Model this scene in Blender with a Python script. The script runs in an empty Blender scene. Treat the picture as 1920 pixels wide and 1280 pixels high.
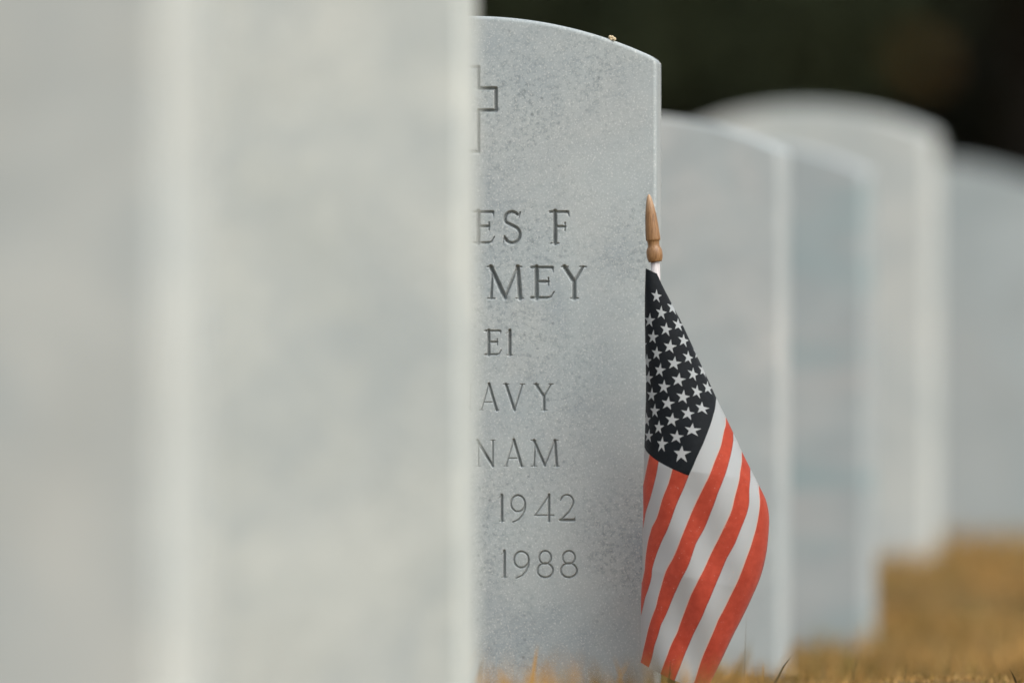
import bpy, math, random
import numpy as np
from mathutils import Vector, Matrix
rng = np.random.default_rng(7); random.seed(7)
S = bpy.context.scene
COL = S.collection
F = 21333.0          # focal length in photo pixels (400 mm on 36 mm, 1920 px wide)
YH = 700.0           # photo row of the horizon
CZ = 0.286           # lens height over the turf
D0 = 10.16           # distance of the sharp headstone
def P(x, y, d):      # where a photo point at distance d stands
    return ((x-960.0)/F*d, d, CZ-(y-YH)/F*d)

# ------------------------------------------------------------------ helpers
def tag(o, label=None, cat=None, group=None, kind=None):
    if label: o['label'] = label
    if cat: o['category'] = cat
    if group: o['group'] = group
    if kind: o['kind'] = kind
    return o
def link(name, me, mat=None, parent=None):
    o = bpy.data.objects.new(name, me); COL.objects.link(o)
    if mat is not None and me is not None: me.materials.append(mat)
    if parent is not None: o.parent = parent
    return o
def np_mesh(name, V, quads=None, tris=None, smooth=True):
    me = bpy.data.meshes.new(name)
    V = np.asarray(V, dtype=np.float32)
    nq = 0 if quads is None else len(quads); nt = 0 if tris is None else len(tris)
    loops = []
    if nq: loops.append(np.asarray(quads, dtype=np.int32).ravel())
    if nt: loops.append(np.asarray(tris, dtype=np.int32).ravel())
    loops = np.concatenate(loops)
    starts = np.concatenate([np.arange(nq)*4, nq*4+np.arange(nt)*3]).astype(np.int32)
    me.vertices.add(len(V)); me.vertices.foreach_set('co', V.ravel())
    me.loops.add(len(loops)); me.loops.foreach_set('vertex_index', loops)
    me.polygons.add(nq+nt); me.polygons.foreach_set('loop_start', starts)
    me.polygons.foreach_set('use_smooth', np.full(nq+nt, smooth))
    me.update(calc_edges=True); me.validate()
    return me

class NT:
    def __init__(s, name):
        s.m = bpy.data.materials.new(name); s.m.use_nodes = True
        s.n = s.m.node_tree; s.n.nodes.clear()
        s.out = s.add('ShaderNodeOutputMaterial')
    def add(s, t, **k):
        n = s.n.nodes.new(t)
        for a, b in k.items(): setattr(n, a, b)
        return n
    def lk(s, a, b): s.n.links.new(a, b)
    def val(s, sock, v):
        if isinstance(v, bpy.types.NodeSocket): s.lk(v, sock)
        else: sock.default_value = v
    def math(s, op, a, b=None, c=None, clamp=False):
        n = s.add('ShaderNodeMath', operation=op, use_clamp=clamp)
        s.val(n.inputs[0], a)
        if b is not None: s.val(n.inputs[1], b)
        if c is not None: s.val(n.inputs[2], c)
        return n.outputs[0]
    def noise(s, vec, scale, detail=3, rough=.5, dist=0):
        n = s.add('ShaderNodeTexNoise'); s.lk(vec, n.inputs['Vector'])
        n.inputs['Scale'].default_value = scale; n.inputs['Detail'].default_value = detail
        n.inputs['Roughness'].default_value = rough; n.inputs['Distortion'].default_value = dist
        return n.outputs['Fac']
    def ramp(s, fac, stops, interp='LINEAR'):
        n = s.add('ShaderNodeValToRGB'); s.lk(fac, n.inputs[0]); cr = n.color_ramp; cr.interpolation = interp
        while len(cr.elements) < len(stops): cr.elements.new(.5)
        for e, (p, c) in zip(cr.elements, stops):
            e.position = p; e.color = (c, c, c, 1) if not isinstance(c, tuple) else (*c, 1)
        return n.outputs[0]
    def mix(s, fac, a, b, mode='MIX'):
        n = s.add('ShaderNodeMix', data_type='RGBA', blend_type=mode)
        s.val(n.inputs[0], fac)
        for i, v in ((6, a), (7, b)):
            s.val(n.inputs[i], (*v, 1) if isinstance(v, tuple) and len(v) == 3 else v)
        return n.outputs[2]
    def bsdf(s, color, rough=.6, normal=None, **k):
        b = s.add('ShaderNodeBsdfPrincipled')
        s.val(b.inputs['Base Color'], (*color, 1) if isinstance(color, tuple) else color)
        s.val(b.inputs['Roughness'], rough)
        if normal is not None: s.lk(normal, b.inputs['Normal'])
        for a, v in k.items(): s.val(b.inputs[a.replace('_', ' ')], v)
        return b.outputs[0]
    def bump(s, h, strength, dist):
        n = s.add('ShaderNodeBump'); n.inputs['Strength'].default_value = strength
        n.inputs['Distance'].default_value = dist; s.lk(h, n.inputs['Height']); return n.outputs[0]
    def done(s, shader): s.lk(shader, s.out.inputs[0]); return s.m

# ------------------------------------------------------------------ marble
def marble(name, seed, light=(.57,.58,.55), dark=(.36,.40,.41), speck=1.0, bands=0.0, vs=1.0, vk=.5):
    t = NT(name)
    tc = t.add('ShaderNodeTexCoord').outputs['Object']
    mp = t.add('ShaderNodeMapping'); t.lk(tc, mp.inputs[0])
    mp.inputs['Location'].default_value = (seed*3.1, seed*1.7, seed*2.3)
    mp.inputs['Rotation'].default_value = (0, .35, 0)
    v = mp.outputs[0]
    cloud = t.noise(v, 7, 5, .55, .6)
    mid = t.noise(v, 28, 4, .6, .3)
    f = t.math('ADD', t.math('MULTIPLY', cloud, .65), t.math('MULTIPLY', mid, .35))
    base = t.mix(t.ramp(f, [(.36, 0.), (.62, 1.)]), dark, light)
    vm = t.add('ShaderNodeMapping'); t.lk(v, vm.inputs[0]); vm.inputs['Rotation'].default_value = (0, -.75, 0); vm.inputs['Scale'].default_value = (5*vs, 9*vs, 26*vs)
    vein = t.ramp(t.noise(vm.outputs[0], 1, 5, .6, 1.2), [(.52, 0.), (.62, .7), (.70, .2)])
    base = t.mix(t.math('MULTIPLY', vein, vk), base, dark)
    # cool and warm clouds in the stone
    tone = t.ramp(t.noise(v, 11, 3, .5, 1.0), [(.4, 0.), (.66, 1.)])
    base = t.mix(t.math('MULTIPLY', tone, .6), base, (.40,.455,.455))
    tone2 = t.ramp(t.noise(v, 5, 2, .5, .4), [(.5, 0.), (.72, 1.)])
    base = t.mix(t.math('MULTIPLY', tone2, .45), base, tuple(a_*b_ for a_, b_ in zip(light, (1.05,1.02,1.0))))
    # fine grey crystal specks, denser in patches
    patch = t.ramp(t.noise(v, 9, 2, .5), [(.36, .15), (.62, 1.)])
    s1 = t.ramp(t.noise(v, 260, 4, .68), [(.47, 0.), (.70, 1.)])
    base = t.mix(t.math('MULTIPLY', t.math('MULTIPLY', s1, patch), .75*speck), base, (.17,.205,.21))
    s3 = t.ramp(t.noise(v, 620, 2, .6), [(.56, 0.), (.72, 1.)])
    base = t.mix(t.math('MULTIPLY', s3, .5*speck), base, (.70,.72,.69))
    vo = t.add('ShaderNodeTexVoronoi'); t.lk(v, vo.inputs['Vector']); vo.inputs['Scale'].default_value = 150
    vo.inputs['Randomness'].default_value = 1
    sep = t.add('ShaderNodeSeparateColor'); t.lk(vo.outputs['Color'], sep.inputs[0])
    dots = t.math('MULTIPLY', t.ramp(vo.outputs['Distance'], [(.08, 1.), (.30, 0.)]), t.ramp(sep.outputs[0], [(.70, 0.), (.95, 1.)]))
    base = t.mix(t.math('MULTIPLY', t.math('MULTIPLY', dots, patch), .7*speck), base, (.10,.12,.125))
    if bands:
        mb = t.add('ShaderNodeMapping'); t.lk(tc, mb.inputs[0]); mb.inputs['Scale'].default_value = (2.5, 2.5, 15)
        mb.inputs['Rotation'].default_value = (0, -.09, 0); mb.inputs['Location'].default_value = (0, 0, .35)
        bb = t.ramp(t.noise(mb.outputs[0], 1.0, 2, .5), [(.50, 0.), (.66, 1.)])
        base = t.mix(t.math('MULTIPLY', bb, bands), base, (.27,.36,.37))
    h = t.math('ADD', t.noise(v, 420, 4, .7), t.math('MULTIPLY', s1, -.35))
    n = t.bump(h, .22, .0004)
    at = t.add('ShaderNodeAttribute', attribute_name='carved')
    carve_tint = t.math('MULTIPLY', t.math('MULTIPLY', at.outputs['Fac'], t.ramp(t.noise(v, 120, 3, .6), [(.3, .55), (.65, 1.)])), .45)
    base = t.mix(carve_tint, base, (.16,.165,.155))  # darker grey tint over the carved strokes, made patchy by noise
    return t.done(t.bsdf(base, .62, n, Specular_IOR_Level=.28))

# ------------------------------------------------------------------ carved strokes
def arc(cx, cy, rx, ry, a0, a1, n=18):
    return [(cx+rx*math.cos(math.radians(a0+(a1-a0)*i/n)), cy+ry*math.sin(math.radians(a0+(a1-a0)*i/n))) for i in range(n+1)]
def glyph(c):
    """strokes of a letter in a 0..1 box: (points, width at start, width at end) ; widths: 1 = thick stem"""
    T, t = 1.0, .68
    G = {
    'E': [([(.22,0),(.22,1)],T,T), ([(0,.98),(.93,.98)],t,t), ([(.93,.98),(.97,.84)],t,.2), ([(.22,.53),(.74,.53)],t,t), ([(.75,.65),(.75,.41)],.4,.4),
          ([(0,.02),(.7,.02),(.86,.045),(1,.2)],.7,.35)],
    'F': [([(.25,0),(.25,1)],T,T), ([(0,.98),(.92,.98)],t,t), ([(.92,.98),(1,.83)],.6,.2), ([(.25,.52),(.76,.52)],t,t), ([(.77,.64),(.77,.40)],.4,.4), ([(.03,.0),(.44,.0)],.4,.4)],
    'S': [([(.93,.97),(.86,.80)],.4,.3), (arc(.50,.77,.36,.21,38,215,18)+arc(.52,.27,.40,.26,72,-150,22)[0:],.75,.75), ([(.04,.02),(.12,.22)],.3,.45)],
    'M': [([(.11,0),(.15,.97)],.62,.62), ([(.10,1),(.50,.02)],T,T), ([(.50,.02),(.86,1)],.62,.62), ([(.86,1),(.93,0)],T,T),
          ([(0,0),(.21,0)],.35,.35), ([(.82,0),(1.02,0)],.35,.35), ([(.0,1),(.16,1)],.4,.4), ([(.84,1),(.97,1)],.4,.4)],
    'Y': [([(.12,1),(.52,.52)],T,T), ([(.88,1),(.52,.52)],.62,.62), ([(.52,.55),(.52,0)],T,T), ([(0,1),(.26,1)],.4,.4), ([(.76,1),(1,1)],.4,.4), ([(.38,0),(.68,0)],.4,.4)],
    'A': [([(.5,1.02),(.10,0)],.55,.55), ([(.5,1.02),(.90,0)],T,T), ([(.23,.30),(.77,.30)],.5,.5), ([(0,0),(.2,0)],.35,.35), ([(.78,0),(1.02,0)],.35,.35)],
    'V': [([(.12,1),(.52,0)],T,T), ([(.89,1),(.52,0)],.6,.6), ([(0,1),(.25,1)],.4,.4), ([(.78,1),(1,1)],.4,.4)],
    'N': [([(.12,0),(.12,1)],.6,.6), ([(.06,1),(.92,0)],T,T), ([(.92,0),(.92,1)],.6,.6), ([(0,0),(.24,0)],.35,.35), ([(.80,1),(1.04,1)],.35,.35)],
    'I': [([(.5,0),(.5,1)],T,T), ([(.2,1),(.8,1)],.35,.35), ([(.2,0),(.8,0)],.35,.35)],
    'T': [([(.5,0),(.5,1)],T,T), ([(0,.98),(1,.98)],t,t), ([(0,.98),(0,.84)],.5,.2), ([(1,.98),(1,.84)],.5,.2), ([(.35,0),(.65,0)],.35,.35)],
    'U': [([(.18,1),(.18,.35)]+arc(.5,.33,.32,.32,180,360,16)+[(.82,1)],.9,.6), ([(.05,1),(.31,1)],.35,.35), ([(.7,1),(.95,1)],.35,.35)],
    '1': [([(.55,0),(.55,1)],T,T), ([(.0,.86),(.55,.97)],.3,.5), ([(.1,0),(1,0)],.3,.3)],
    '9': [(arc(.48,.67,.44,.31,0,360,30),.72,.72), ([(.92,.67),(.90,.45),(.76,.22),(.5,.05),(.16,-.04)],.85,.5)],
    '4': [([(.78,1.0),(.04,.22)],.6,.6), ([(.0,.22),(1,.22)],.6,.6), ([(.76,1.0),(.76,0)],T,T)],
    '2': [(arc(.46,.73,.42,.27,165,-35,20)+[(.62,.38),(.06,.03)],.65,.65), ([(.04,.04),(.92,.04)],T,T), ([(.92,.04),(1,.18)],.7,.2)],
    '8': [(arc(.5,.75,.36,.25,0,360,28),.7,.7), (arc(.5,.26,.47,.27,0,360,30),.75,.75)],
    }
    return G[c]
def segs_for(c, x0, x1, ytop, ybot, wpx, cx, scale):
    out = []
    for pts, w0, w1 in glyph(c):
        n = len(pts)-1
        for i in range(n):
            def loc(p): return ((x0+(x1-x0)*p[0]-cx)/scale, (1300-(ybot+(ytop-ybot)*p[1]))/scale)
            a, b = loc(pts[i]), loc(pts[i+1])
            wa = (w0+(w1-w0)*i/n)*wpx/2/scale; wb = (w0+(w1-w0)*(i+1)/n)*wpx/2/scale
            out.append((a, b, wa, wb))
    return out
CX = 881.0; SC = F/D0
INS = []
for c, x0, x1 in (('E',888,927),('S',942,978),('F',1032,1068)): INS += segs_for(c,x0,x1,396,456,9.6,CX,SC)
for c, x0, x1 in (('M',914,980),('E',997,1039),('Y',1053,1099)): INS += segs_for(c,x0,x1,500,559,9.6,CX,SC)
for c, x0, x1 in (('E',910,940),('1',949,962)): INS += segs_for(c,x0,x1,619,665,7.2,CX,SC)
for c, x0, x1 in (('U',752,780),('S',795,818),('N',850,884),('A',899,935),('V',944,984),('Y',1001,1038)): INS += segs_for(c,x0,x1,720,768,6.2,CX,SC)
for c, x0, x1 in (('V',742,779),('I',792,800),('E',816,840),('T',852,882),('N',893,927),('A',945,982),('M',996,1048)): INS += segs_for(c,x0,x1,825,873,6.2,CX,SC)
for c, x0, x1 in (('1',935,946),('9',957,987),('4',1003,1038),('2',1050,1079)): INS += segs_for(c,x0,x1,927,976,6.0,CX,SC)
for c, x0, x1 in (('1',940,951),('9',963,994),('8',1007,1038),('8',1051,1083)): INS += segs_for(c,x0,x1,1032,1081,6.0,CX,SC)
cross = [(855,126),(897,126),(897,166),(930,166),(930,207),(897,207),(897,284),(855,284),(855,207),(822,207),(822,166),(855,166),(855,126)]
cr = [((x-CX)/SC, (1300-y)/SC) for x, y in cross]
for i in range(12): INS.append((cr[i], cr[i+1], 4.0/SC, 4.0/SC))

def groove(X, Z):
    G = np.zeros_like(X)
    for a, b, wa, wb in INS:
        m = max(wa, wb)+.0005
        sel = (X > min(a[0],b[0])-m) & (X < max(a[0],b[0])+m) & (Z > min(a[1],b[1])-m) & (Z < max(a[1],b[1])+m)
        if not sel.any(): continue
        x = X[sel]; z = Z[sel]
        dx, dz = b[0]-a[0], b[1]-a[1]; L2 = dx*dx+dz*dz+1e-12
        t = np.clip(((x-a[0])*dx+(z-a[1])*dz)/L2, 0, 1)
        d = np.hypot(x-a[0]-t*dx, z-a[1]-t*dz)
        g = np.clip((wa+(wb-wa)*t)-d, 0, None)*2.3
        G[sel] = np.maximum(G[sel], g)
    return G

# ------------------------------------------------------------------ headstones
SW, SH, ST, SR = .334, .605, .102, .0032
def stone_mesh(name, inscribed=False, seed=0):
    w = SW/2-SR; rc = .003
    def ztop(x):
        R = (.167**2+.0385**2)/(2*.0385)
        ax = np.abs(x)
        z = SH-SR-(R-np.sqrt(R*R-x*x))
        e = np.clip((ax-(w-rc))/rc, 0, 1)
        return z-rc*(1-np.sqrt(1-e*e))*.8
    edge = np.array([0,.0006,.0013,.0022,.0032,.0044,.006,.008])
    if inscribed:
        mid = np.concatenate([np.arange(-w+.01,-.066,.004), np.arange(-.066,.112,.00045), np.arange(.112,w-.008,.004)])
        zs = [-.12,-.06,0,.03,.06,.09]
        for a, b in ((1088,1026),(982,921),(878,820),(773,714),(671,613),(565,494),(462,390),(290,120)):
            zs += list(np.arange((1300-a)/SC, (1300-b)/SC, .00045))+[(1300-b)/SC+.004]
        zs = sorted(set(zs)); zs = [z for z in zs if z < .545]
    else:
        mid = np.linspace(-w+.012, w-.012, 40); zs = list(np.linspace(-.12, .54, 40))
    xs = np.unique(np.concatenate([-w+edge, mid, w-edge]))
    zsh = ztop(np.array([w]))[0]-.004
    zs = np.array([z for z in zs if z < zsh-.001])
    nfr = 60 if inscribed else 8
    top = ztop(xs)
    cols = np.tile(zs[:,None], (1,len(xs)))
    z0 = zs[-1]
    fr = (np.arange(1, nfr+1)/nfr)[:,None]
    fr = 1-(1-fr)**1.5 if not inscribed else fr
    up = z0+(top[None,:]-z0)*fr
    Z = np.vstack([cols, up]); X = np.tile(xs[None,:], (Z.shape[0],1))
    Y = groove(X, Z) if inscribed else np.zeros_like(X)
    nr, nc = Z.shape
    V = [np.stack([X,Y,Z], -1).reshape(-1,3)]
    idx = np.arange(nr*nc).reshape(nr,nc)
    quads = [np.stack([idx[:-1,:-1], idx[:-1,1:], idx[1:,1:], idx[1:,:-1]], -1).reshape(-1,4)]
    loop = np.concatenate([idx[0,:-1], idx[:-1,-1], idx[-1,:0:-1], idx[:0:-1,0]])
    L = V[0][loop][:, [0,2]]
    tan = np.roll(L,-1,0)-np.roll(L,1,0); tan /= np.linalg.norm(tan,axis=1)[:,None]+1e-9
    # blunt the corner normals, ring by ring
    N = np.stack([tan[:,1], -tan[:,0]], -1)
    # irregular hand-eased arris
    g2 = np.random.default_rng(50+seed)
    per = np.concatenate([[0], np.cumsum(np.linalg.norm(np.diff(L,axis=0),axis=1))])
    wob = sum(g2.uniform(.1,.3)*np.sin(per*f*6.28+g2.uniform(0,6)) for f in (9,23,51,97))
    base = nr*nc; prev = loop; off = 0
    rings = [(SR*math.sin(a), SR*(1-math.cos(a))) for a in np.radians([18,36,54,72,90])]
    rings += [(SR, ST*.3), (SR, ST*.7)]+[(SR*math.cos(a), ST-SR+SR*math.sin(a)) for a in np.radians([0,30,60,90])]
    for o_, y_ in rings:
        r = np.stack([L[:,0]+N[:,0]*o_, y_+wob*.0005*min(1,y_/SR)*(1 if y_ < ST*.2 else 0), L[:,1]+N[:,1]*o_], -1)
        V.append(r); cur = base+off+np.arange(len(loop)); off += len(loop)
        quads.append(np.stack([prev, cur, np.roll(cur,-1), np.roll(prev,-1)], -1)); prev = cur
    Vv = np.concatenate(V); c = len(Vv)
    Vv = np.vstack([Vv, [[0, ST, .3]]])
    tris = np.stack([prev, np.full(len(prev), c), np.roll(prev,-1)], -1)
    me = np_mesh(name, Vv, np.concatenate(quads), tris)
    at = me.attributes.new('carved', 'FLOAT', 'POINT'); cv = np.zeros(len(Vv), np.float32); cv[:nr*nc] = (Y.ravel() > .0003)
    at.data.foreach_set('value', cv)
    return me

def place_stone(name, me, xr, s, d, z, label, mat):
    sc = F/d
    al = math.asin(min(.9, s/sc/ST)); az = math.atan((xr-s-960)/F); phi = az+al
    cxp = xr-s-SW/2*sc*math.cos(al)
    fx, fy, _ = P(cxp, 700, d)
    o = link(name, me, mat)
    o.location = (fx, fy, z); o.rotation_euler = (0, 0, -phi)
    tag(o, label, 'headstone', 'white marble headstones in a receding row')
    return o
blank = stone_mesh('headstone_blank')
main = stone_mesh('headstone_inscribed', True, 1)
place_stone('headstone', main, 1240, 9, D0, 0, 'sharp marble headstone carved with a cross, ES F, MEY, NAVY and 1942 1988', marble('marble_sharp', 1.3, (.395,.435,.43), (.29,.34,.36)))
def blank_stone(*a):
    *args, mat = a
    return place_stone('headstone', blank.copy(), *args, mat)
blank_stone(896, 36, 8.39, .025, 'blurred white headstone just left of and nearer than the carved one', marble('marble_near', 2.1, (.60,.635,.585), (.51,.55,.51), .5))
blank_stone(392, 92, 6.69, 0, 'most blurred, nearest headstone at the far left edge', marble('marble_nearest', 3.7, (.58,.61,.57), (.47,.50,.47), .4))
blank_stone(1483, 24, 11.99, -.0455, 'slightly blurred headstone directly behind the small flag', marble('marble_behind', 4.4, (.47,.495,.48), (.34,.385,.39), .6, 0, .5, .9))
blank_stone(1643, 26, 13.37, -.0445, 'blurred headstone with blue-grey stain bands, second behind the carved one', marble('marble_banded', 5.9, (.39,.415,.41), (.30,.35,.36), .5, .9, .4, .6))
blank_stone(1762, 24, 15.1, .037, 'blurred headstone whose domed top rises highest against the dark wood', marble('marble_domed', 6.2, (.57,.595,.56), (.48,.525,.50), .5, 0, .4, .7))
blank_stone(1962, 9, 16.7, -.006, 'farthest blurred headstone at the right edge of the view', marble('marble_far', 7.8, (.37,.405,.40), (.30,.355,.36), .5, 0, .4, .6))

# ------------------------------------------------------------------ ground
GY = np.array([-20, 0, 6, 10.16, 11.1, 12.0, 13.4, 14.0, 14.6, 15.1, 16.7, 20, 34, 60, 400.])
GZ = np.array([0, 0, 0, 0, -.03, -.0455, -.052, -.026, .022, .042, .022, .03, .10, .2, .4])
def gz(x, y):
    z = sum(np.interp(y+o, GY, GZ) for o in (-.25,0,.25))/3
    k = np.clip((60-np.abs(x))/60, 0, 1)*np.exp(-np.clip(y-30,0,None)/30)
    return z+k*(.007*np.sin(x*5.1+y*2.3)+.006*np.sin(x*2.2-y*4.7+1)+.003*np.sin(x*13+y*11)+.003*np.sin(x*17-y*15+2))
gx = np.unique(np.concatenate([np.linspace(-200,-6,30), np.linspace(-6,-1.5,40), np.linspace(-1.5,2.5,120), np.linspace(2.5,8,40), np.linspace(8,200,30)]))
gy = np.unique(np.concatenate([np.linspace(-30,3,20), np.linspace(3,22,420), np.linspace(22,45,70), np.linspace(45,300,30)]))
X, Y = np.meshgrid(gx, gy); Zg = gz(X, Y)
idx = np.arange(X.size).reshape(X.shape)
me = np_mesh('ground', np.stack([X,Y,Zg],-1).reshape(-1,3), np.stack([idx[:-1,:-1],idx[:-1,1:],idx[1:,1:],idx[1:,:-1]],-1).reshape(-1,4))
t = NT('dry_turf_soil')
tc = t.add('ShaderNodeTexCoord').outputs['Object']
c = t.ramp(t.noise(tc, 3.2, 4, .6, .4), [(.35,(.10,.065,.02)), (.5,(.24,.145,.048)), (.66,(.15,.115,.03))])
c = t.mix(t.ramp(t.noise(tc, 60, 4, .7), [(.4,0.),(.65,.8)]), c, (.23,.155,.065))
tag(link('ground', me, t.done(t.bsdf(c, .95, t.bump(t.noise(tc, 90, 4, .7), 1.0, .01), Specular_IOR_Level=.1))), kind='structure')

# ------------------------------------------------------------------ grass
def patchy(x, y):
    return np.clip(.5+.30*np.sin(x*7.3+1.7*np.sin(y*3.1))+.26*np.sin(y*5.9+2.1*np.sin(x*4.3)+1)+.2*np.sin(x*15+y*12), 0, 1)
def blades(n, x0, x1, y0, y1, hmin, hmax, wid, lean):
    x = rng.uniform(x0,x1,n); y = rng.uniform(y0,y1,n)
    # clump towards tufts
    cxn = rng.uniform(x0,x1,n//14+1); cyn = rng.uniform(y0,y1,n//14+1)
    k = rng.integers(0,len(cxn),n); m = rng.random(n) < .55
    x[m] = cxn[k[m]]+rng.normal(0,.018,m.sum()); y[m] = cyn[k[m]]+rng.normal(0,.022,m.sum())
    h = (hmin+(hmax-hmin)*rng.random(n)**2.2)*(.6+.75*patchy(x,y))
    return x, y, h, np.full(n, wid)*rng.uniform(.6,1.4,n), rng.uniform(0,2*np.pi,n), lean*rng.random(n)**.8
def build_blades(parts):
    x,y,h,w,az,ln = [np.concatenate(a) for a in zip(*parts)]
    n = len(x); z = gz(x,y)-.003
    face = rng.uniform(0,2*np.pi,n)
    pts = []
    for k, (f, wf) in enumerate(((0,1),(.4,.85),(.75,.55),(1,0))):
        r = ln*h*f**1.8; up = h*f*np.sqrt(np.clip(1-(.75*ln*f)**2,.08,1))
        cx_ = x+np.cos(az)*r; cy_ = y+np.sin(az)*r; cz_ = z+up
        if wf == 0: pts.append(np.stack([cx_,cy_,cz_],-1))
        else:
            dx = np.cos(face)*w*wf/2; dy = np.sin(face)*w*wf/2
            pts.append(np.stack([cx_-dx,cy_-dy,cz_],-1)); pts.append(np.stack([cx_+dx,cy_+dy,cz_],-1))
    V = np.stack(pts, 1).reshape(-1,3)
    b = (np.arange(n)*7)[:,None]
    q = np.concatenate([b+np.array([[0,1,3,2]]), b+np.array([[2,3,5,4]])]); tr = b+np.array([[4,5,6]])
    return V, q, tr
parts = [blades(100000, -.6,1.5, 7.6,18, .012,.045,.0028,.95),
         blades(60000, -3,3.5, 4,22, .012,.045,.0035,.95),
         blades(22000, -.15,.9, 9.3,11.0, .006,.012,.0022,.9),
         blades(16000, -5,7, 18,34, .03,.06,.010,.8),
         blades(500, -.10,.2, 8.75,9.3, .035,.064,.003,.5),
         blades(26, .2,.55, 10.2,11.2, .025,.04,.0016,.5)]
for p_ in parts[:2]:
    nf = np.clip((np.abs(p_[1]-10.4)-.7)/.4, 0, 1); p_[2][:] *= .22+.78*nf

# hand-placed stalks seen in the photograph: photo x, tip y, distance, height, lean
for px, py, d, lean, wdt in ((1486,1226,10.25,.42,.0032),(1400,1150,10.30,.03,.0007),(1008,1208,9.75,.1,.005),(1030,1222,9.7,.2,.005),(1150,1225,9.65,-.2,.006),(1180,1232,9.6,.3,.006),
                        (1702,1243,10.4,.12,.0025),(1545,1240,10.9,.02,.007),(1893,1252,10.1,-.3,.004),(1610,1248,10.6,.2,.003),(905,1235,9.6,.1,.006),(1258,1236,9.95,.05,.004),(1265,1240,9.95,.2,.004)):
    X_, Y_, Z_ = P(px, py, d); g = float(gz(np.array([X_]), np.array([Y_]))[0]); hh = max(.03, Z_-g+.004)
    parts.append((np.array([X_-lean*hh*-1*-1]), np.array([Y_]), np.array([hh]), np.array([wdt]), np.array([0. if lean > 0 else math.pi]), np.array([abs(lean)])))
    parts[-1][0][0] = X_-lean*hh
V, q, tr = build_blades(parts)
NH = 13; nb_ = len(V)//7
me = np_mesh('grass', V, q, tr)
mi = np.zeros(nb_*3, np.int32); hand = np.arange(nb_) >= nb_-NH; hand[nb_-NH+2:nb_-NH+6] = False
mi[:nb_][hand] = 1; mi[nb_:2*nb_][hand] = 1; mi[2*nb_:][hand] = 1
me.polygons.foreach_set('material_index', mi)
t = NT('dead_grass')
ri = t.add('ShaderNodeNewGeometry').outputs['Random Per Island']
c = t.ramp(ri, [(0,(.13,.08,.025)),(.25,(.34,.20,.058)),(.5,(.47,.285,.095)),(.72,(.56,.38,.16)),(.88,(.24,.19,.045)),(1,(.14,.15,.04))])
tc = t.add('ShaderNodeTexCoord').outputs['Object']
c = t.mix(t.ramp(t.noise(tc, 2.3, 3, .5), [(.44,0.),(.56,.9)]), c, (.10,.072,.020))
c = t.mix(t.ramp(t.noise(tc, 3.6, 2, .5, .5), [(.50,0.),(.60,.85)]), c, (.58,.33,.10))
b = t.bsdf(c, .75, Specular_IOR_Level=.2)
tl = t.add('ShaderNodeBsdfTranslucent'); t.lk(c, tl.inputs[0])
ms = t.add('ShaderNodeMixShader'); ms.inputs[0].default_value = .25; t.lk(b, ms.inputs[1]); t.lk(tl.outputs[0], ms.inputs[2])
tag(link('grass', me, t.done(ms.outputs[0])), 'short dead tan grass covering the ground between the headstones', 'grass', kind='stuff')
t = NT('weathered_stalk'); me.materials.append(t.done(t.bsdf((.085,.060,.022), .8)))

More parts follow.
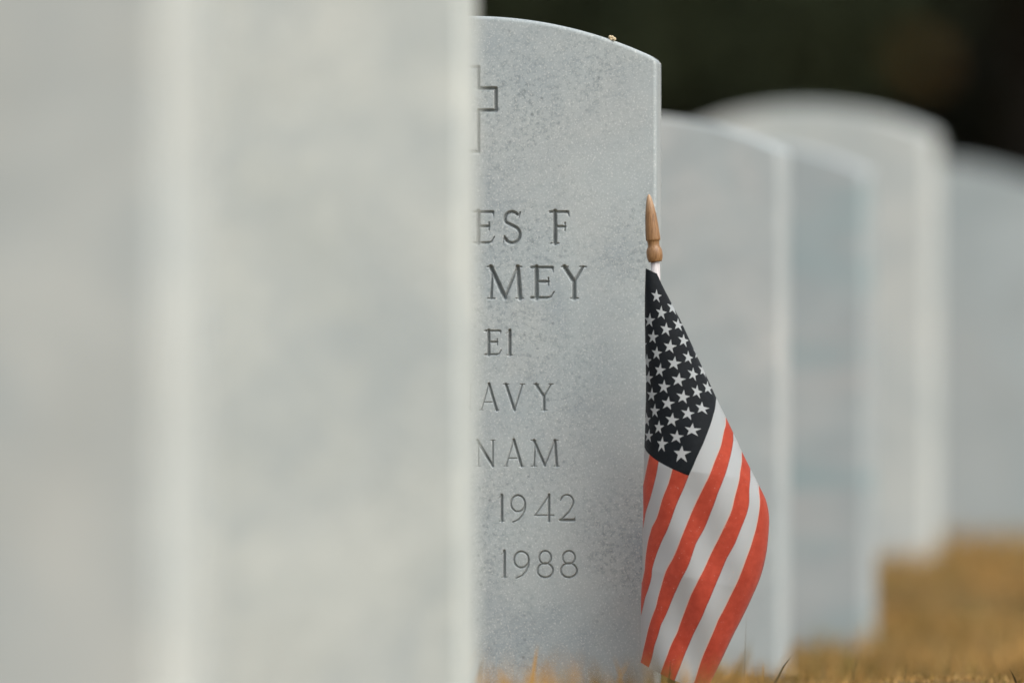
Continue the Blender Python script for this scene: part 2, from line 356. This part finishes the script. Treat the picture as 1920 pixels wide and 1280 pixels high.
# ------------------------------------------------------------------ woodland behind
def wood():
    rng = np.random.default_rng(11)
    V = []; Q = []; M = []
    def leafs(n, cx, cy, cz, rx, ry, rz, size, mi):
        if size > .12: n = int(n*1.9); size *= .70
        p = rng.normal(0,1,(n,3)); p /= np.linalg.norm(p,axis=1)[:,None]; p *= (rng.random(n)**.45)[:,None]
        p = p*np.array([rx,ry,rz])+np.array([cx,cy,cz])
        p = p[p[:,2] > .1]; n = len(p)
        a = rng.normal(0,1,(n,3)); a /= np.linalg.norm(a,axis=1)[:,None]
        b_ = np.cross(a, rng.normal(0,1,(n,3))); b_ /= np.linalg.norm(b_,axis=1)[:,None]
        s = size*rng.uniform(.5,1.3,n)[:,None]
        k = sum(len(v) for v in V)
        v = np.stack([p-a*s, p-b_*s*.45, p+a*s, p+b_*s*.45], 1).reshape(-1,3)
        V.append(v); Q.append(k+np.arange(n*4).reshape(-1,4)); M.append(np.full(n, mi))
    def limb(p0, p1, r0, r1, nseg=6, ns=9, bend=.15):
        p0 = np.array(p0,float); p1 = np.array(p1,float); k = sum(len(v) for v in V)
        of = rng.normal(0,bend,(nseg+1,3)); of[0] = 0; rr = []
        for i in range(nseg+1):
            f = i/nseg; c_ = p0+(p1-p0)*f+of[i]*math.sin(math.pi*f)
            r = r0+(r1-r0)*f; a = np.arange(ns)/ns*2*np.pi
            rr.append(np.stack([c_[0]+r*np.cos(a), c_[1]+r*np.sin(a), np.full(ns,c_[2])],-1))
        V.append(np.concatenate(rr)); ii = np.arange((nseg+1)*ns).reshape(nseg+1,ns)+k
        qq = np.stack([ii[:-1], np.roll(ii[:-1],-1,1), np.roll(ii[1:],-1,1), ii[1:]],-1).reshape(-1,4)
        Q.append(qq); M.append(np.full(len(qq),1))
    # tree bodies
    for i in range(24):
        x = -22.4+i*1.9+rng.uniform(-.3,.3); y = rng.uniform(44,50); h = rng.uniform(8,13)
        limb((x,y,-.2),(x+rng.uniform(-.5,.5),y,h*.85), rng.uniform(.14,.28), .04, 8)
        for j in range(7):
            a = rng.uniform(0,6.28); z0 = rng.uniform(1.8,h*.7); l = rng.uniform(1.2,2.6)
            limb((x,y,z0),(x+l*math.cos(a), y+l*math.sin(a), z0+rng.uniform(.2,1.4)), .06, .015, 4, 6, .1)
        for j in range(15):
            a = rng.uniform(0,6.28); l = rng.uniform(.2,2.2)
            leafs(420, x+l*math.cos(a), y+l*math.sin(a), rng.uniform(2.2,h), rng.uniform(.8,1.5), rng.uniform(.8,1.5), rng.uniform(.5,1.0), .16, 0)
    # low overhanging boughs in front, shading the floor
    for i in range(46):
        leafs(420, -22+i*1.0+rng.uniform(-.5,.5), rng.uniform(35.5,41), rng.uniform(2.9,5.2), 1.5,1.6,.6,.17,0)
    # understorey and the depth of the wood behind
    for i in range(170):
        leafs(420, rng.uniform(-24,24), rng.uniform(42,56), rng.uniform(.2,3.4), 1.5,1.3,1.2,.17,0)
    for i in range(120):
        leafs(300, rng.uniform(-28,28), rng.uniform(54,62), rng.uniform(.5,11), 2.2,1.5,1.8,.28,0)
    X_, Y_, Z_ = P(1725,112,41.3); leafs(22, X_,Y_,Z_,.07,.08,.08,.04,2)
    X_, Y_, Z_ = P(1060,90,41.5); leafs(260, X_,Y_,Z_,.5,.3,.4,.10,3)
    X_, Y_, Z_ = P(1480,60,41.5); leafs(320, X_,Y_,Z_,.6,.3,.4,.10,3)
    V_ = np.concatenate(V); Q_ = np.concatenate(Q)
    me = np_mesh('woodland', V_, Q_)
    me.polygons.foreach_set('material_index', np.concatenate(M).astype(np.int32))
    return me
def leaf_mat(name, ramp):
    t = NT(name)
    ri = t.add('ShaderNodeNewGeometry').outputs['Random Per Island']
    return t.done(t.bsdf(t.ramp(ri, ramp), .7, Specular_IOR_Level=.15))
me = wood()
o = link('woodland', me)
me.materials.append(leaf_mat('evergreen_leaves', [(0,(.022,.026,.019)),(.6,(.032,.038,.026)),(1,(.048,.052,.036))]))
t = NT('bark'); tc = t.add('ShaderNodeTexCoord').outputs['Object']
me.materials.append(t.done(t.bsdf(t.ramp(t.noise(tc,12,4,.7),[(.35,(.022,.020,.016)),(.65,(.05,.043,.035))]), .9)))
me.materials.append(leaf_mat('brown_leaves', [(0,(.14,.075,.02)),(1,(.22,.13,.04))]))
me.materials.append(leaf_mat('green_leaves', [(0,(.045,.06,.03)),(1,(.075,.09,.05))]))
tag(o, 'dark evergreen wood closing off the background behind the headstones', 'wood', kind='stuff')

# ------------------------------------------------------------------ flag
flag = bpy.data.objects.new('stick_flag', None); COL.objects.link(flag)
FD = 10.085
tag(flag, 'small stars and stripes flag hanging limp on a wooden stick before the carved headstone', 'flag')
bx, by, bz = P(1262, 1300, FD); flag.location = (bx, by, 0)
def local(co): return (np.asarray(co)-np.array([bx,by,0]))
def lathe(prof, axis0, axis1, ns=36):
    """prof: list of (fraction along the axis, radius)"""
    a = np.array(axis0,float); b = np.array(axis1,float); d = b-a
    u = np.cross(d, [0,1,0]); u /= np.linalg.norm(u); v = np.cross(u, d); v /= np.linalg.norm(v)
    an = np.arange(ns)/ns*2*np.pi; V = []
    for f, r in prof: V.append(a+d*f+r*(np.cos(an)[:,None]*u+np.sin(an)[:,None]*v))
    V = np.concatenate(V); ii = np.arange(len(prof)*ns).reshape(len(prof),ns)
    q = np.stack([ii[:-1], np.roll(ii[:-1],-1,1), np.roll(ii[1:],-1,1), ii[1:]],-1).reshape(-1,4)
    return V, q
PX = FD/F
tip = P(1216.5,364,FD); col_ = P(1228.5,491,FD); foot = P(1262,1360,FD)
# finial profile measured from the photo: (row, width in px)
prof_px = [(364,0.5),(365.5,4),(368,7),(373,10),(380,13.2),(391,17.5),(405,21.5),(420,24.3),(435,26.4),(448,27.6),(450.5,27.2),(451.5,23.6),(453,23.0),(456,22.2),(460,22.0),(463,23.5),(466,27),(470,29.4),(475,30.2),(480,30.0),(485,28.4),(488.5,26),(490.5,24.5),(491,16)]
V, q = lathe([((y-364)/127., w/2*PX) for y, w in prof_px], tip, col_)
t = NT('turned_wood')
tc = t.add('ShaderNodeTexCoord').outputs['Object']
mp = t.add('ShaderNodeMapping'); t.lk(tc, mp.inputs[0]); mp.inputs['Scale'].default_value = (900,900,60)
g = t.noise(mp.outputs[0], 1, 4, .6)
c = t.ramp(g, [(.3,(.15,.072,.026)),(.5,(.27,.145,.06)),(.7,(.37,.215,.10))])
spx = t.add('ShaderNodeSeparateXYZ'); t.lk(tc, spx.inputs[0])
tipf = t.math('SUBTRACT', 1.0, t.math('MULTIPLY', t.math('ABSOLUTE', t.math('SUBTRACT', spx.outputs[2], float(tip[2]))), 60), clamp=True)
c = t.mix(t.math('MULTIPLY', tipf, .5), c, (.66,.47,.30))
nb = t.noise(tc, 700, 2, .5)
c = t.mix(t.ramp(nb, [(.66,0.),(.74,.6)]), c, (.16,.08,.03))
WOOD = t.done(t.bsdf(c, .42, t.bump(g,.25,.0004), Specular_IOR_Level=.45))
link('finial', np_mesh('finial', local(V), q), WOOD, flag)
V, q = lathe([(0,.0001),(.0005,16.6/2*PX),(.3,16.6/2*PX),(1,16/2*PX)], col_, foot, 24)
t = NT('pale_dowel'); tc = t.add('ShaderNodeTexCoord').outputs['Object']
mp = t.add('ShaderNodeMapping'); t.lk(tc, mp.inputs[0]); mp.inputs['Scale'].default_value = (1200,1200,80)
c = t.ramp(t.noise(mp.outputs[0],1,3,.6),[(.35,(.42,.38,.37)),(.65,(.60,.57,.56))])
spx = t.add('ShaderNodeSeparateXYZ'); t.lk(tc, spx.inputs[0])
c = t.mix(t.math('GREATER_THAN', .035, spx.outputs[2]), c, (.16,.13,.05))
link('stick', np_mesh('stick', local(V), q), t.done(t.bsdf(c, .5)), flag)

# --- cloth, with the printed pattern's coordinates measured from the photo
stars = {(11,9):(1277,850),(10,8):(1269,819),(9,9):(1297,806),(11,7):(1241,832),(10,6):(1235,801),(11,5):(1216,817),(9,7):(1260,787),(8,8):(1290,775),(7,9):(1316,765),
 (9,5):(1227,770),(10,4):(1213,787),(8,6):(1252,756),(7,7):(1281,744),(6,8):(1307,734),(5,9):(1327,727),(8,4):(1222,740),(7,5):(1245,725),(6,6):(1272,712),(5,7):(1300,701),(4,8):(1318,694),
 (7,3):(1215,709),(6,4):(1237,694),(5,5):(1264,681),(4,6):(1291,670),(3,7):(1308,663),(6,2):(1213,677),(5,3):(1231,662),(4,4):(1256,650),(3,5):(1282,638),(4,2):(1224,632),(3,3):(1249,617),(2,4):(1272,609),
 (3,1):(1218,601),(2,2):(1240,586),(1,3):(1261,577),(1,1):(1231,555)}
B = {4:[(1217.5,855),(1211,885),(1207,905)],
 5:[(1235,865),(1227,905),(1219,935),(1211,960),(1206,989)],
 6:[(1261,879),(1252,910),(1242,935),(1235,960),(1230,974),(1222,989),(1216,1010),(1212,1033),(1209,1066),(1204,1090)],
 7:[(1343,745),(1341,765),(1337,780),(1330,802),(1317,835),(1300,873),(1292,890),(1280,920),(1264,958),(1249,998),(1239,1019),(1230,1042),(1223,1066),(1218,1096),(1210,1119),(1204.5,1143)],
 8:[(1361,782),(1361,795),(1352,835),(1340,865),(1330,892),(1315,922),(1297,960),(1279,1004),(1271,1025),(1261,1048),(1246,1078),(1239,1102),(1230,1137),(1219,1167),(1210,1203),(1202,1237)],
 9:[(1375,813),(1375,825),(1367,865),(1357,897),(1347,922),(1333,960),(1320,992),(1305,1019),(1288,1066),(1270,1102),(1255,1137),(1240,1170),(1227,1211),(1216,1252)],
 10:[(1391,850),(1391,865),(1386,900),(1377,935),(1371,959),(1356,992),(1338,1028),(1326,1054),(1311,1084),(1296,1114),(1285,1143),(1270,1185),(1252,1226),(1238,1265)],
 11:[(1407,880),(1407,897),(1405,940),(1402,957),(1390,989),(1378,1019),(1362,1048),(1347,1084),(1332,1120),(1317,1155),(1299,1191),(1283,1229),(1264,1278)],
 12:[(1423,915),(1425,940),(1423,962),(1412,1010),(1400,1045),(1388,1078),(1368,1120),(1347,1161),(1332,1197),(1317,1232),(1303,1275)],
 13:[(1443,965),(1443,985),(1438,1030),(1426,1081),(1411,1117),(1393,1155),(1376,1188),(1355,1232),(1338,1271)]}
def tps(pts, vals, lam=2e-4):
    p = np.array(pts,float)/100; v = np.array(vals,float); n = len(p)
    def K(a, b):
        r2 = ((a[:,None]-b[None])**2).sum(-1)+1e-12
        return r2*np.log(r2)*.5
    A = np.zeros((n+3,n+3)); A[:n,:n] = K(p,p)+lam*np.eye(n); A[:n,n] = 1; A[:n,n+1:] = p; A[n,:n] = 1; A[n+1:,:n] = p.T
    w = np.linalg.solve(A, np.concatenate([v,[0,0,0]]))
    def f(x, y):
        qn = np.stack([x.ravel(),y.ravel()],-1)/100; out = []
        for i in range(0,len(qn),4000):
            c_ = qn[i:i+4000]; out.append(K(c_,p)@w[:n]+w[n]+c_@w[n+1:])
        return np.concatenate(out).reshape(x.shape)
    return f
vp = [(k,.7*ij[1]) for ij,k in stars.items()]+[(p_,k) for k,l in B.items() for p_ in l]
fv = tps([a for a,_ in vp], [b for _,b in vp], 5e-4)
up_ = [(k,ij[0]) for ij,k in stars.items()]+[(p_,12) for p_ in ((1208,838),(1211,844),(1219,853),(1235,865),(1261,879),(1275,885),(1291,891))]
up_ += [((1300,845),10.6),((1330,790),7.9),((1201,1241),26.6),((1216,1250),26.8),((1238,1266),27.2),((1290,1290),27.4),((1325,1305),27.4),((1350,960),15.5),((1425,940),13),((1206,1040),18.5),((1330,1100),21)]
fu = tps([a for a,_ in up_], [b for _,b in up_], 5e-4)
LP = [(1210.5,503),(1209,560),(1209.5,640),(1211,720),(1209.5,800),(1208,842),(1207.5,870),(1206,900),(1206,960),(1205,1010),(1204,1070),(1202,1120),(1201.5,1180),(1201,1241)]
RP = [(1232,513),(1243,537),(1259,568),(1278,605),(1298,648),(1320,695),(1343,745),(1361,782),(1376,813),(1392,848),(1408,880),(1425,913),(1437,940),(1442,968),(1441,1000),(1438,1030),(1426,1081),(1411,1117),(1393,1155),(1376,1188),(1355,1232),(1326,1292)]
def resamp(pl, n):
    p = np.array(pl,float); s = np.concatenate([[0],np.cumsum(np.linalg.norm(np.diff(p,axis=0),axis=1))]); s /= s[-1]
    # Catmull-Rom through the traced points
    tt = np.linspace(0,1,n); out = np.zeros((n,2))
    m = np.gradient(p, s, axis=0)
    for a, tv in enumerate(tt):
        i = min(np.searchsorted(s,tv,side='right')-1, len(s)-2); h = s[i+1]-s[i]; x = (tv-s[i])/h
        out[a] = (2*x**3-3*x**2+1)*p[i]+(x**3-2*x**2+x)*h*m[i]+(-2*x**3+3*x**2)*p[i+1]+(x**3-x**2)*h*m[i+1]
    return out
NR, NC = 260, 110
# rows follow y on both sides as far as possible, tilting to the slanting hem
tl_ = np.linspace(0,1,NR)
def by_y(pl, ys):
    r = resamp(pl, 800); return np.interp(ys, r[:,1], r[:,0])
yl = 503+(1241-503)*tl_; yr = 513+(1292-513)*tl_
xl = by_y(LP, yl); xr = by_y(RP, yr)
th = np.linspace(0,1,NC); s_ = .5-.5*np.cos(np.pi*th)     # denser at the folds
Xp = xl[:,None]+(xr-xl)[:,None]*s_[None]; Yp = yl[:,None]+(yr-yl)[:,None]*s_[None]
Yp[:] += (np.sin(np.pi*s_)[None]**1.0)*8*np.clip((tl_-.85)/.15,0,1)[:,None]
U = fu(Xp,Yp); Vv = fv(Xp,Yp)
half = ((xr-xl)/2*PX)[:,None]
prof = np.sqrt(np.clip(1-(2*s_-1)**2,0,1))[None]
bul = np.minimum(half*.8, .040)
w_ = .0017*np.sin(Vv*2.1+Yp*.008)*np.clip((tl_-.2)/.3,0,1)[:,None]+.0020*np.sin((Xp-1200)*.055-(Yp-900)*.021)*np.clip((tl_-.35)/.3,0,1)[:,None]
w_ *= prof
front = FD-bul*prof**.9-w_-.004
back = FD+np.minimum(half*.35,.016)*prof+.001
def to3(x, y, d): return np.stack([(x-960)/F*d, d, CZ-(y-YH)/F*d], -1)
Fr = to3(Xp,Yp,front); Bk = to3(Xp[:,1:-1],Yp[:,1:-1],back[:,1:-1])[:, ::-1]
Ub = np.where(s_[None]>.5, 2*U[:,-1:]-U, 2*U[:,:1]-U)[:,1:-1][:, ::-1]; Vb = np.where(s_[None]>.5, 2*Vv[:,-1:]-Vv, 2*Vv[:,:1]-Vv)[:,1:-1][:, ::-1]
Vb = np.clip(Vb, .01, 12.99)
ring = np.concatenate([Fr,Bk],1); UU = np.concatenate([U,Ub],1); VV = np.concatenate([np.clip(Vv,.01,12.99),Vb],1)
n_ = ring.shape[1]; ii = np.arange(NR*n_).reshape(NR,n_)
q = np.stack([ii[:-1], ii[1:], np.roll(ii[1:],-1,1), np.roll(ii[:-1],-1,1)],-1)
k_ = NC+int(.10*(NC-2)); k2_ = n_-int(.14*(NC-2))          # the gap between the two turned-under edges
q = np.concatenate([q[:, :k_], q[:, k2_:]], 1).reshape(-1,4)
me = np_mesh('cloth', local(ring.reshape(-1,3)), q)
uvl = me.uv_layers.new(name='print'); li = np.empty(len(me.loops),np.int32); me.loops.foreach_get('vertex_index', li)
uvl.data.foreach_set('uv', np.stack([UU.ravel()[li], VV.ravel()[li]],-1).astype(np.float32).ravel())
t = NT('printed_flag_cloth')
uv = t.add('ShaderNodeUVMap', uv_map='print').outputs[0]
sp = t.add('ShaderNodeSeparateXYZ'); t.lk(uv, sp.inputs[0]); u, v = sp.outputs[0], sp.outputs[1]
tc = t.add('ShaderNodeTexCoord').outputs['Object']
j = t.math('DIVIDE', v, .7); i_ = u
a = t.math('MULTIPLY', t.math('ADD', i_, j), .5); b_ = t.math('MULTIPLY', t.math('SUBTRACT', i_, j), .5)
da = t.math('SUBTRACT', a, t.math('ROUND', a)); db = t.math('SUBTRACT', b_, t.math('ROUND', b_))
di = t.math('ADD', da, db); dj = t.math('SUBTRACT', da, db)
ic = t.math('SUBTRACT', i_, di); jc = t.math('SUBTRACT', j, dj)
sx = t.math('MULTIPLY', dj, -20.3); sy = t.math('MULTIPLY', di, 24.3)      # tip towards the flag's top edge
r = t.math('SQRT', t.math('ADD', t.math('MULTIPLY', sx, sx), t.math('MULTIPLY', sy, sy)))
th_ = t.math('ARCTAN2', sy, sx)
w5 = 2*math.pi/5
m_ = t.math('ABSOLUTE', t.math('SUBTRACT', t.math('FLOORED_MODULO', t.math('ADD', th_, w5/2), w5), w5/2))
e_ = t.math('ADD', t.math('MULTIPLY', t.math('MULTIPLY', r, t.math('COSINE', m_)), .2245), t.math('MULTIPLY', t.math('MULTIPLY', r, t.math('SINE', m_)), .691))
star = t.math('LESS_THAN', e_, .2245*13.6)
for s_n, lo, hi in ((ic,.5,11.5),(jc,.5,9.5)):
    star = t.math('MULTIPLY', star, t.math('MULTIPLY', t.math('GREATER_THAN', s_n, lo), t.math('LESS_THAN', s_n, hi)))
canton = t.math('MULTIPLY', t.math('LESS_THAN', v, 7), t.math('LESS_THAN', u, 12))
red = t.math('LESS_THAN', t.math('FLOORED_MODULO', v, 2), 1)
cn = t.noise(tc, 140, 3, .6)
redc = t.mix(t.ramp(cn,[(.35,0.),(.7,1.)]), (.46,.040,.010), (.58,.072,.030))
whitec = (.52,.56,.565)
c = t.mix(red, whitec, redc)
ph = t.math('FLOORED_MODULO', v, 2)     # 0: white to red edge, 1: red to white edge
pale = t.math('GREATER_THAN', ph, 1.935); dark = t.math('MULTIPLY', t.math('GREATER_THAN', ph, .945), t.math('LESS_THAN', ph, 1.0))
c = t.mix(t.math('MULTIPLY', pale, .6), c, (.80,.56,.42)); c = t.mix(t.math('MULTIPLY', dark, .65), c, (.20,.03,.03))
blue = t.mix(t.ramp(cn,[(.3,0.),(.7,1.)]), (.003,.006,.009), (.007,.011,.015))
c = t.mix(canton, c, t.mix(star, blue, whitec))
lint = t.ramp(t.noise(tc, 700, 1, .4), [(.73,0.),(.77,1.)])
c = t.mix(t.math('MULTIPLY', t.math('MULTIPLY', lint, .5), t.math('SUBTRACT', 1.0, canton)), c, (.75,.55,.45))
# weave
wv = t.add('ShaderNodeMapping'); t.lk(uv, wv.inputs[0]); wv.inputs['Scale'].default_value = (22,24,1)
s2 = t.add('ShaderNodeSeparateXYZ'); t.lk(wv.outputs[0], s2.inputs[0])
weave = t.math('MULTIPLY', t.math('SINE', t.math('MULTIPLY', s2.outputs[0], 6.28)), t.math('SINE', t.math('MULTIPLY', s2.outputs[1], 6.28)))
nrm = t.bump(t.math('ADD', t.math('MULTIPLY', weave,.3), t.math('MULTIPLY', t.noise(tc, 60, 3, .5), 3)), .35, .0006)
bs = t.bsdf(c, .62, nrm, Specular_IOR_Level=.28, Sheen_Weight=.2, Sheen_Roughness=.4)
tr_ = t.add('ShaderNodeBsdfTranslucent'); t.lk(t.mix(t.math('MULTIPLY', t.math('SUBTRACT', 1.0, canton), t.math('MULTIPLY', red, .5)), c, (1.0,.36,.30)), tr_.inputs[0])
ms = t.add('ShaderNodeMixShader'); ms.inputs[0].default_value = .40; t.lk(bs, ms.inputs[1]); t.lk(tr_.outputs[0], ms.inputs[2])
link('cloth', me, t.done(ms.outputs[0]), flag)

# ------------------------------------------------------------------ debris on the carved stone
def crumb(name, px, py, d, size, n, label, cat, color):
    g = np.random.default_rng(3+n); Vs=[]; Qs=[]; k=0
    ns, nr_ = 10, 7
    for a in range(n):
        c0 = g.normal(0,1,3)*size*np.array([1.1,.8,.45]); rad = size*g.uniform(.6,1.1,3)
        phi = np.linspace(.05,np.pi-.05,nr_); an = np.arange(ns)/ns*2*np.pi
        pp = np.stack([np.sin(phi)[:,None]*np.cos(an), np.sin(phi)[:,None]*np.sin(an), np.cos(phi)[:,None]*np.ones(ns)],-1)
        pp = pp*(1+g.normal(0,.12,pp.shape[:2]))[...,None]*rad+c0
        Vs.append(pp.reshape(-1,3)); q_ = np.arange(nr_*ns).reshape(nr_,ns)+k; k += nr_*ns
        Qs.append(np.stack([q_[:-1],np.roll(q_[:-1],-1,1),np.roll(q_[1:],-1,1),q_[1:]],-1).reshape(-1,4))
    t = NT(name+'_material'); tc = t.add('ShaderNodeTexCoord').outputs['Object']
    m = t.done(t.bsdf(t.ramp(t.noise(tc,900,3,.6),[(.35,tuple(x*.45 for x in color)),(.6,color)]),.9))
    o = link(name, np_mesh(name, np.concatenate(Vs), np.concatenate(Qs)), m); o.location = P(px,py,d); o.rotation_euler=(0,math.radians(28),0)
    tag(o, label, cat)
crumb('seed_husk', 1150, 73.0, 10.155, .0016, 6, 'tiny tan seed husk lying on the curved top of the carved headstone', 'seed husk', (.80,.66,.42))
crumb('lint_speck', 1239.0, 121, 10.16, .0005, 2, 'minute white lint speck on the right shoulder of the carved headstone', 'lint', (.8,.8,.78))

# ------------------------------------------------------------------ light
SUN_EL, SUN_AZ = math.radians(48), math.radians(132)     # azimuth clockwise from the view direction (+Y)
w = bpy.data.worlds.new('World'); S.world = w; w.use_nodes = True; nt = w.node_tree; nt.nodes.clear()
sky = nt.nodes.new('ShaderNodeTexSky'); sky.sky_type = 'NISHITA'; sky.sun_disc = False
sky.sun_elevation = SUN_EL; sky.sun_rotation = SUN_AZ; sky.air_density = 1.0; sky.dust_density = 4.0; sky.ozone_density = 1.0
hs = nt.nodes.new('ShaderNodeHueSaturation'); hs.inputs['Saturation'].default_value = .5
bg = nt.nodes.new('ShaderNodeBackground'); bg.inputs[1].default_value = .127
wo = nt.nodes.new('ShaderNodeOutputWorld')
nt.links.new(sky.outputs[0], hs.inputs['Color']); nt.links.new(hs.outputs[0], bg.inputs[0]); nt.links.new(bg.outputs[0], wo.inputs[0])
sl = bpy.data.lights.new('sun', 'SUN'); sl.energy = .68; sl.angle = math.radians(45); sl.color = (1,.99,.955)
so = bpy.data.objects.new('sun', sl); COL.objects.link(so)
dirv = Vector((math.sin(SUN_AZ)*math.cos(SUN_EL), math.cos(SUN_AZ)*math.cos(SUN_EL), math.sin(SUN_EL)))
so.rotation_euler = (-dirv).to_track_quat('-Z','Y').to_euler()

# ------------------------------------------------------------------ camera
cd = bpy.data.cameras.new('camera'); cam = bpy.data.objects.new('camera', cd); COL.objects.link(cam); S.camera = cam
cd.sensor_width = 36; cd.lens = 400; cd.clip_end = 1000; cd.clip_start = .1
cam.location = (0,0,CZ); cam.rotation_euler = (math.radians(90)+math.atan(60/F), 0, 0)
cd.dof.use_dof = True; cd.dof.focus_distance = 10.13; cd.dof.aperture_fstop = 3.9
S.view_settings.view_transform = 'Standard'; S.view_settings.look = 'None'; S.view_settings.gamma = 1
S.view_settings.exposure = 0.79
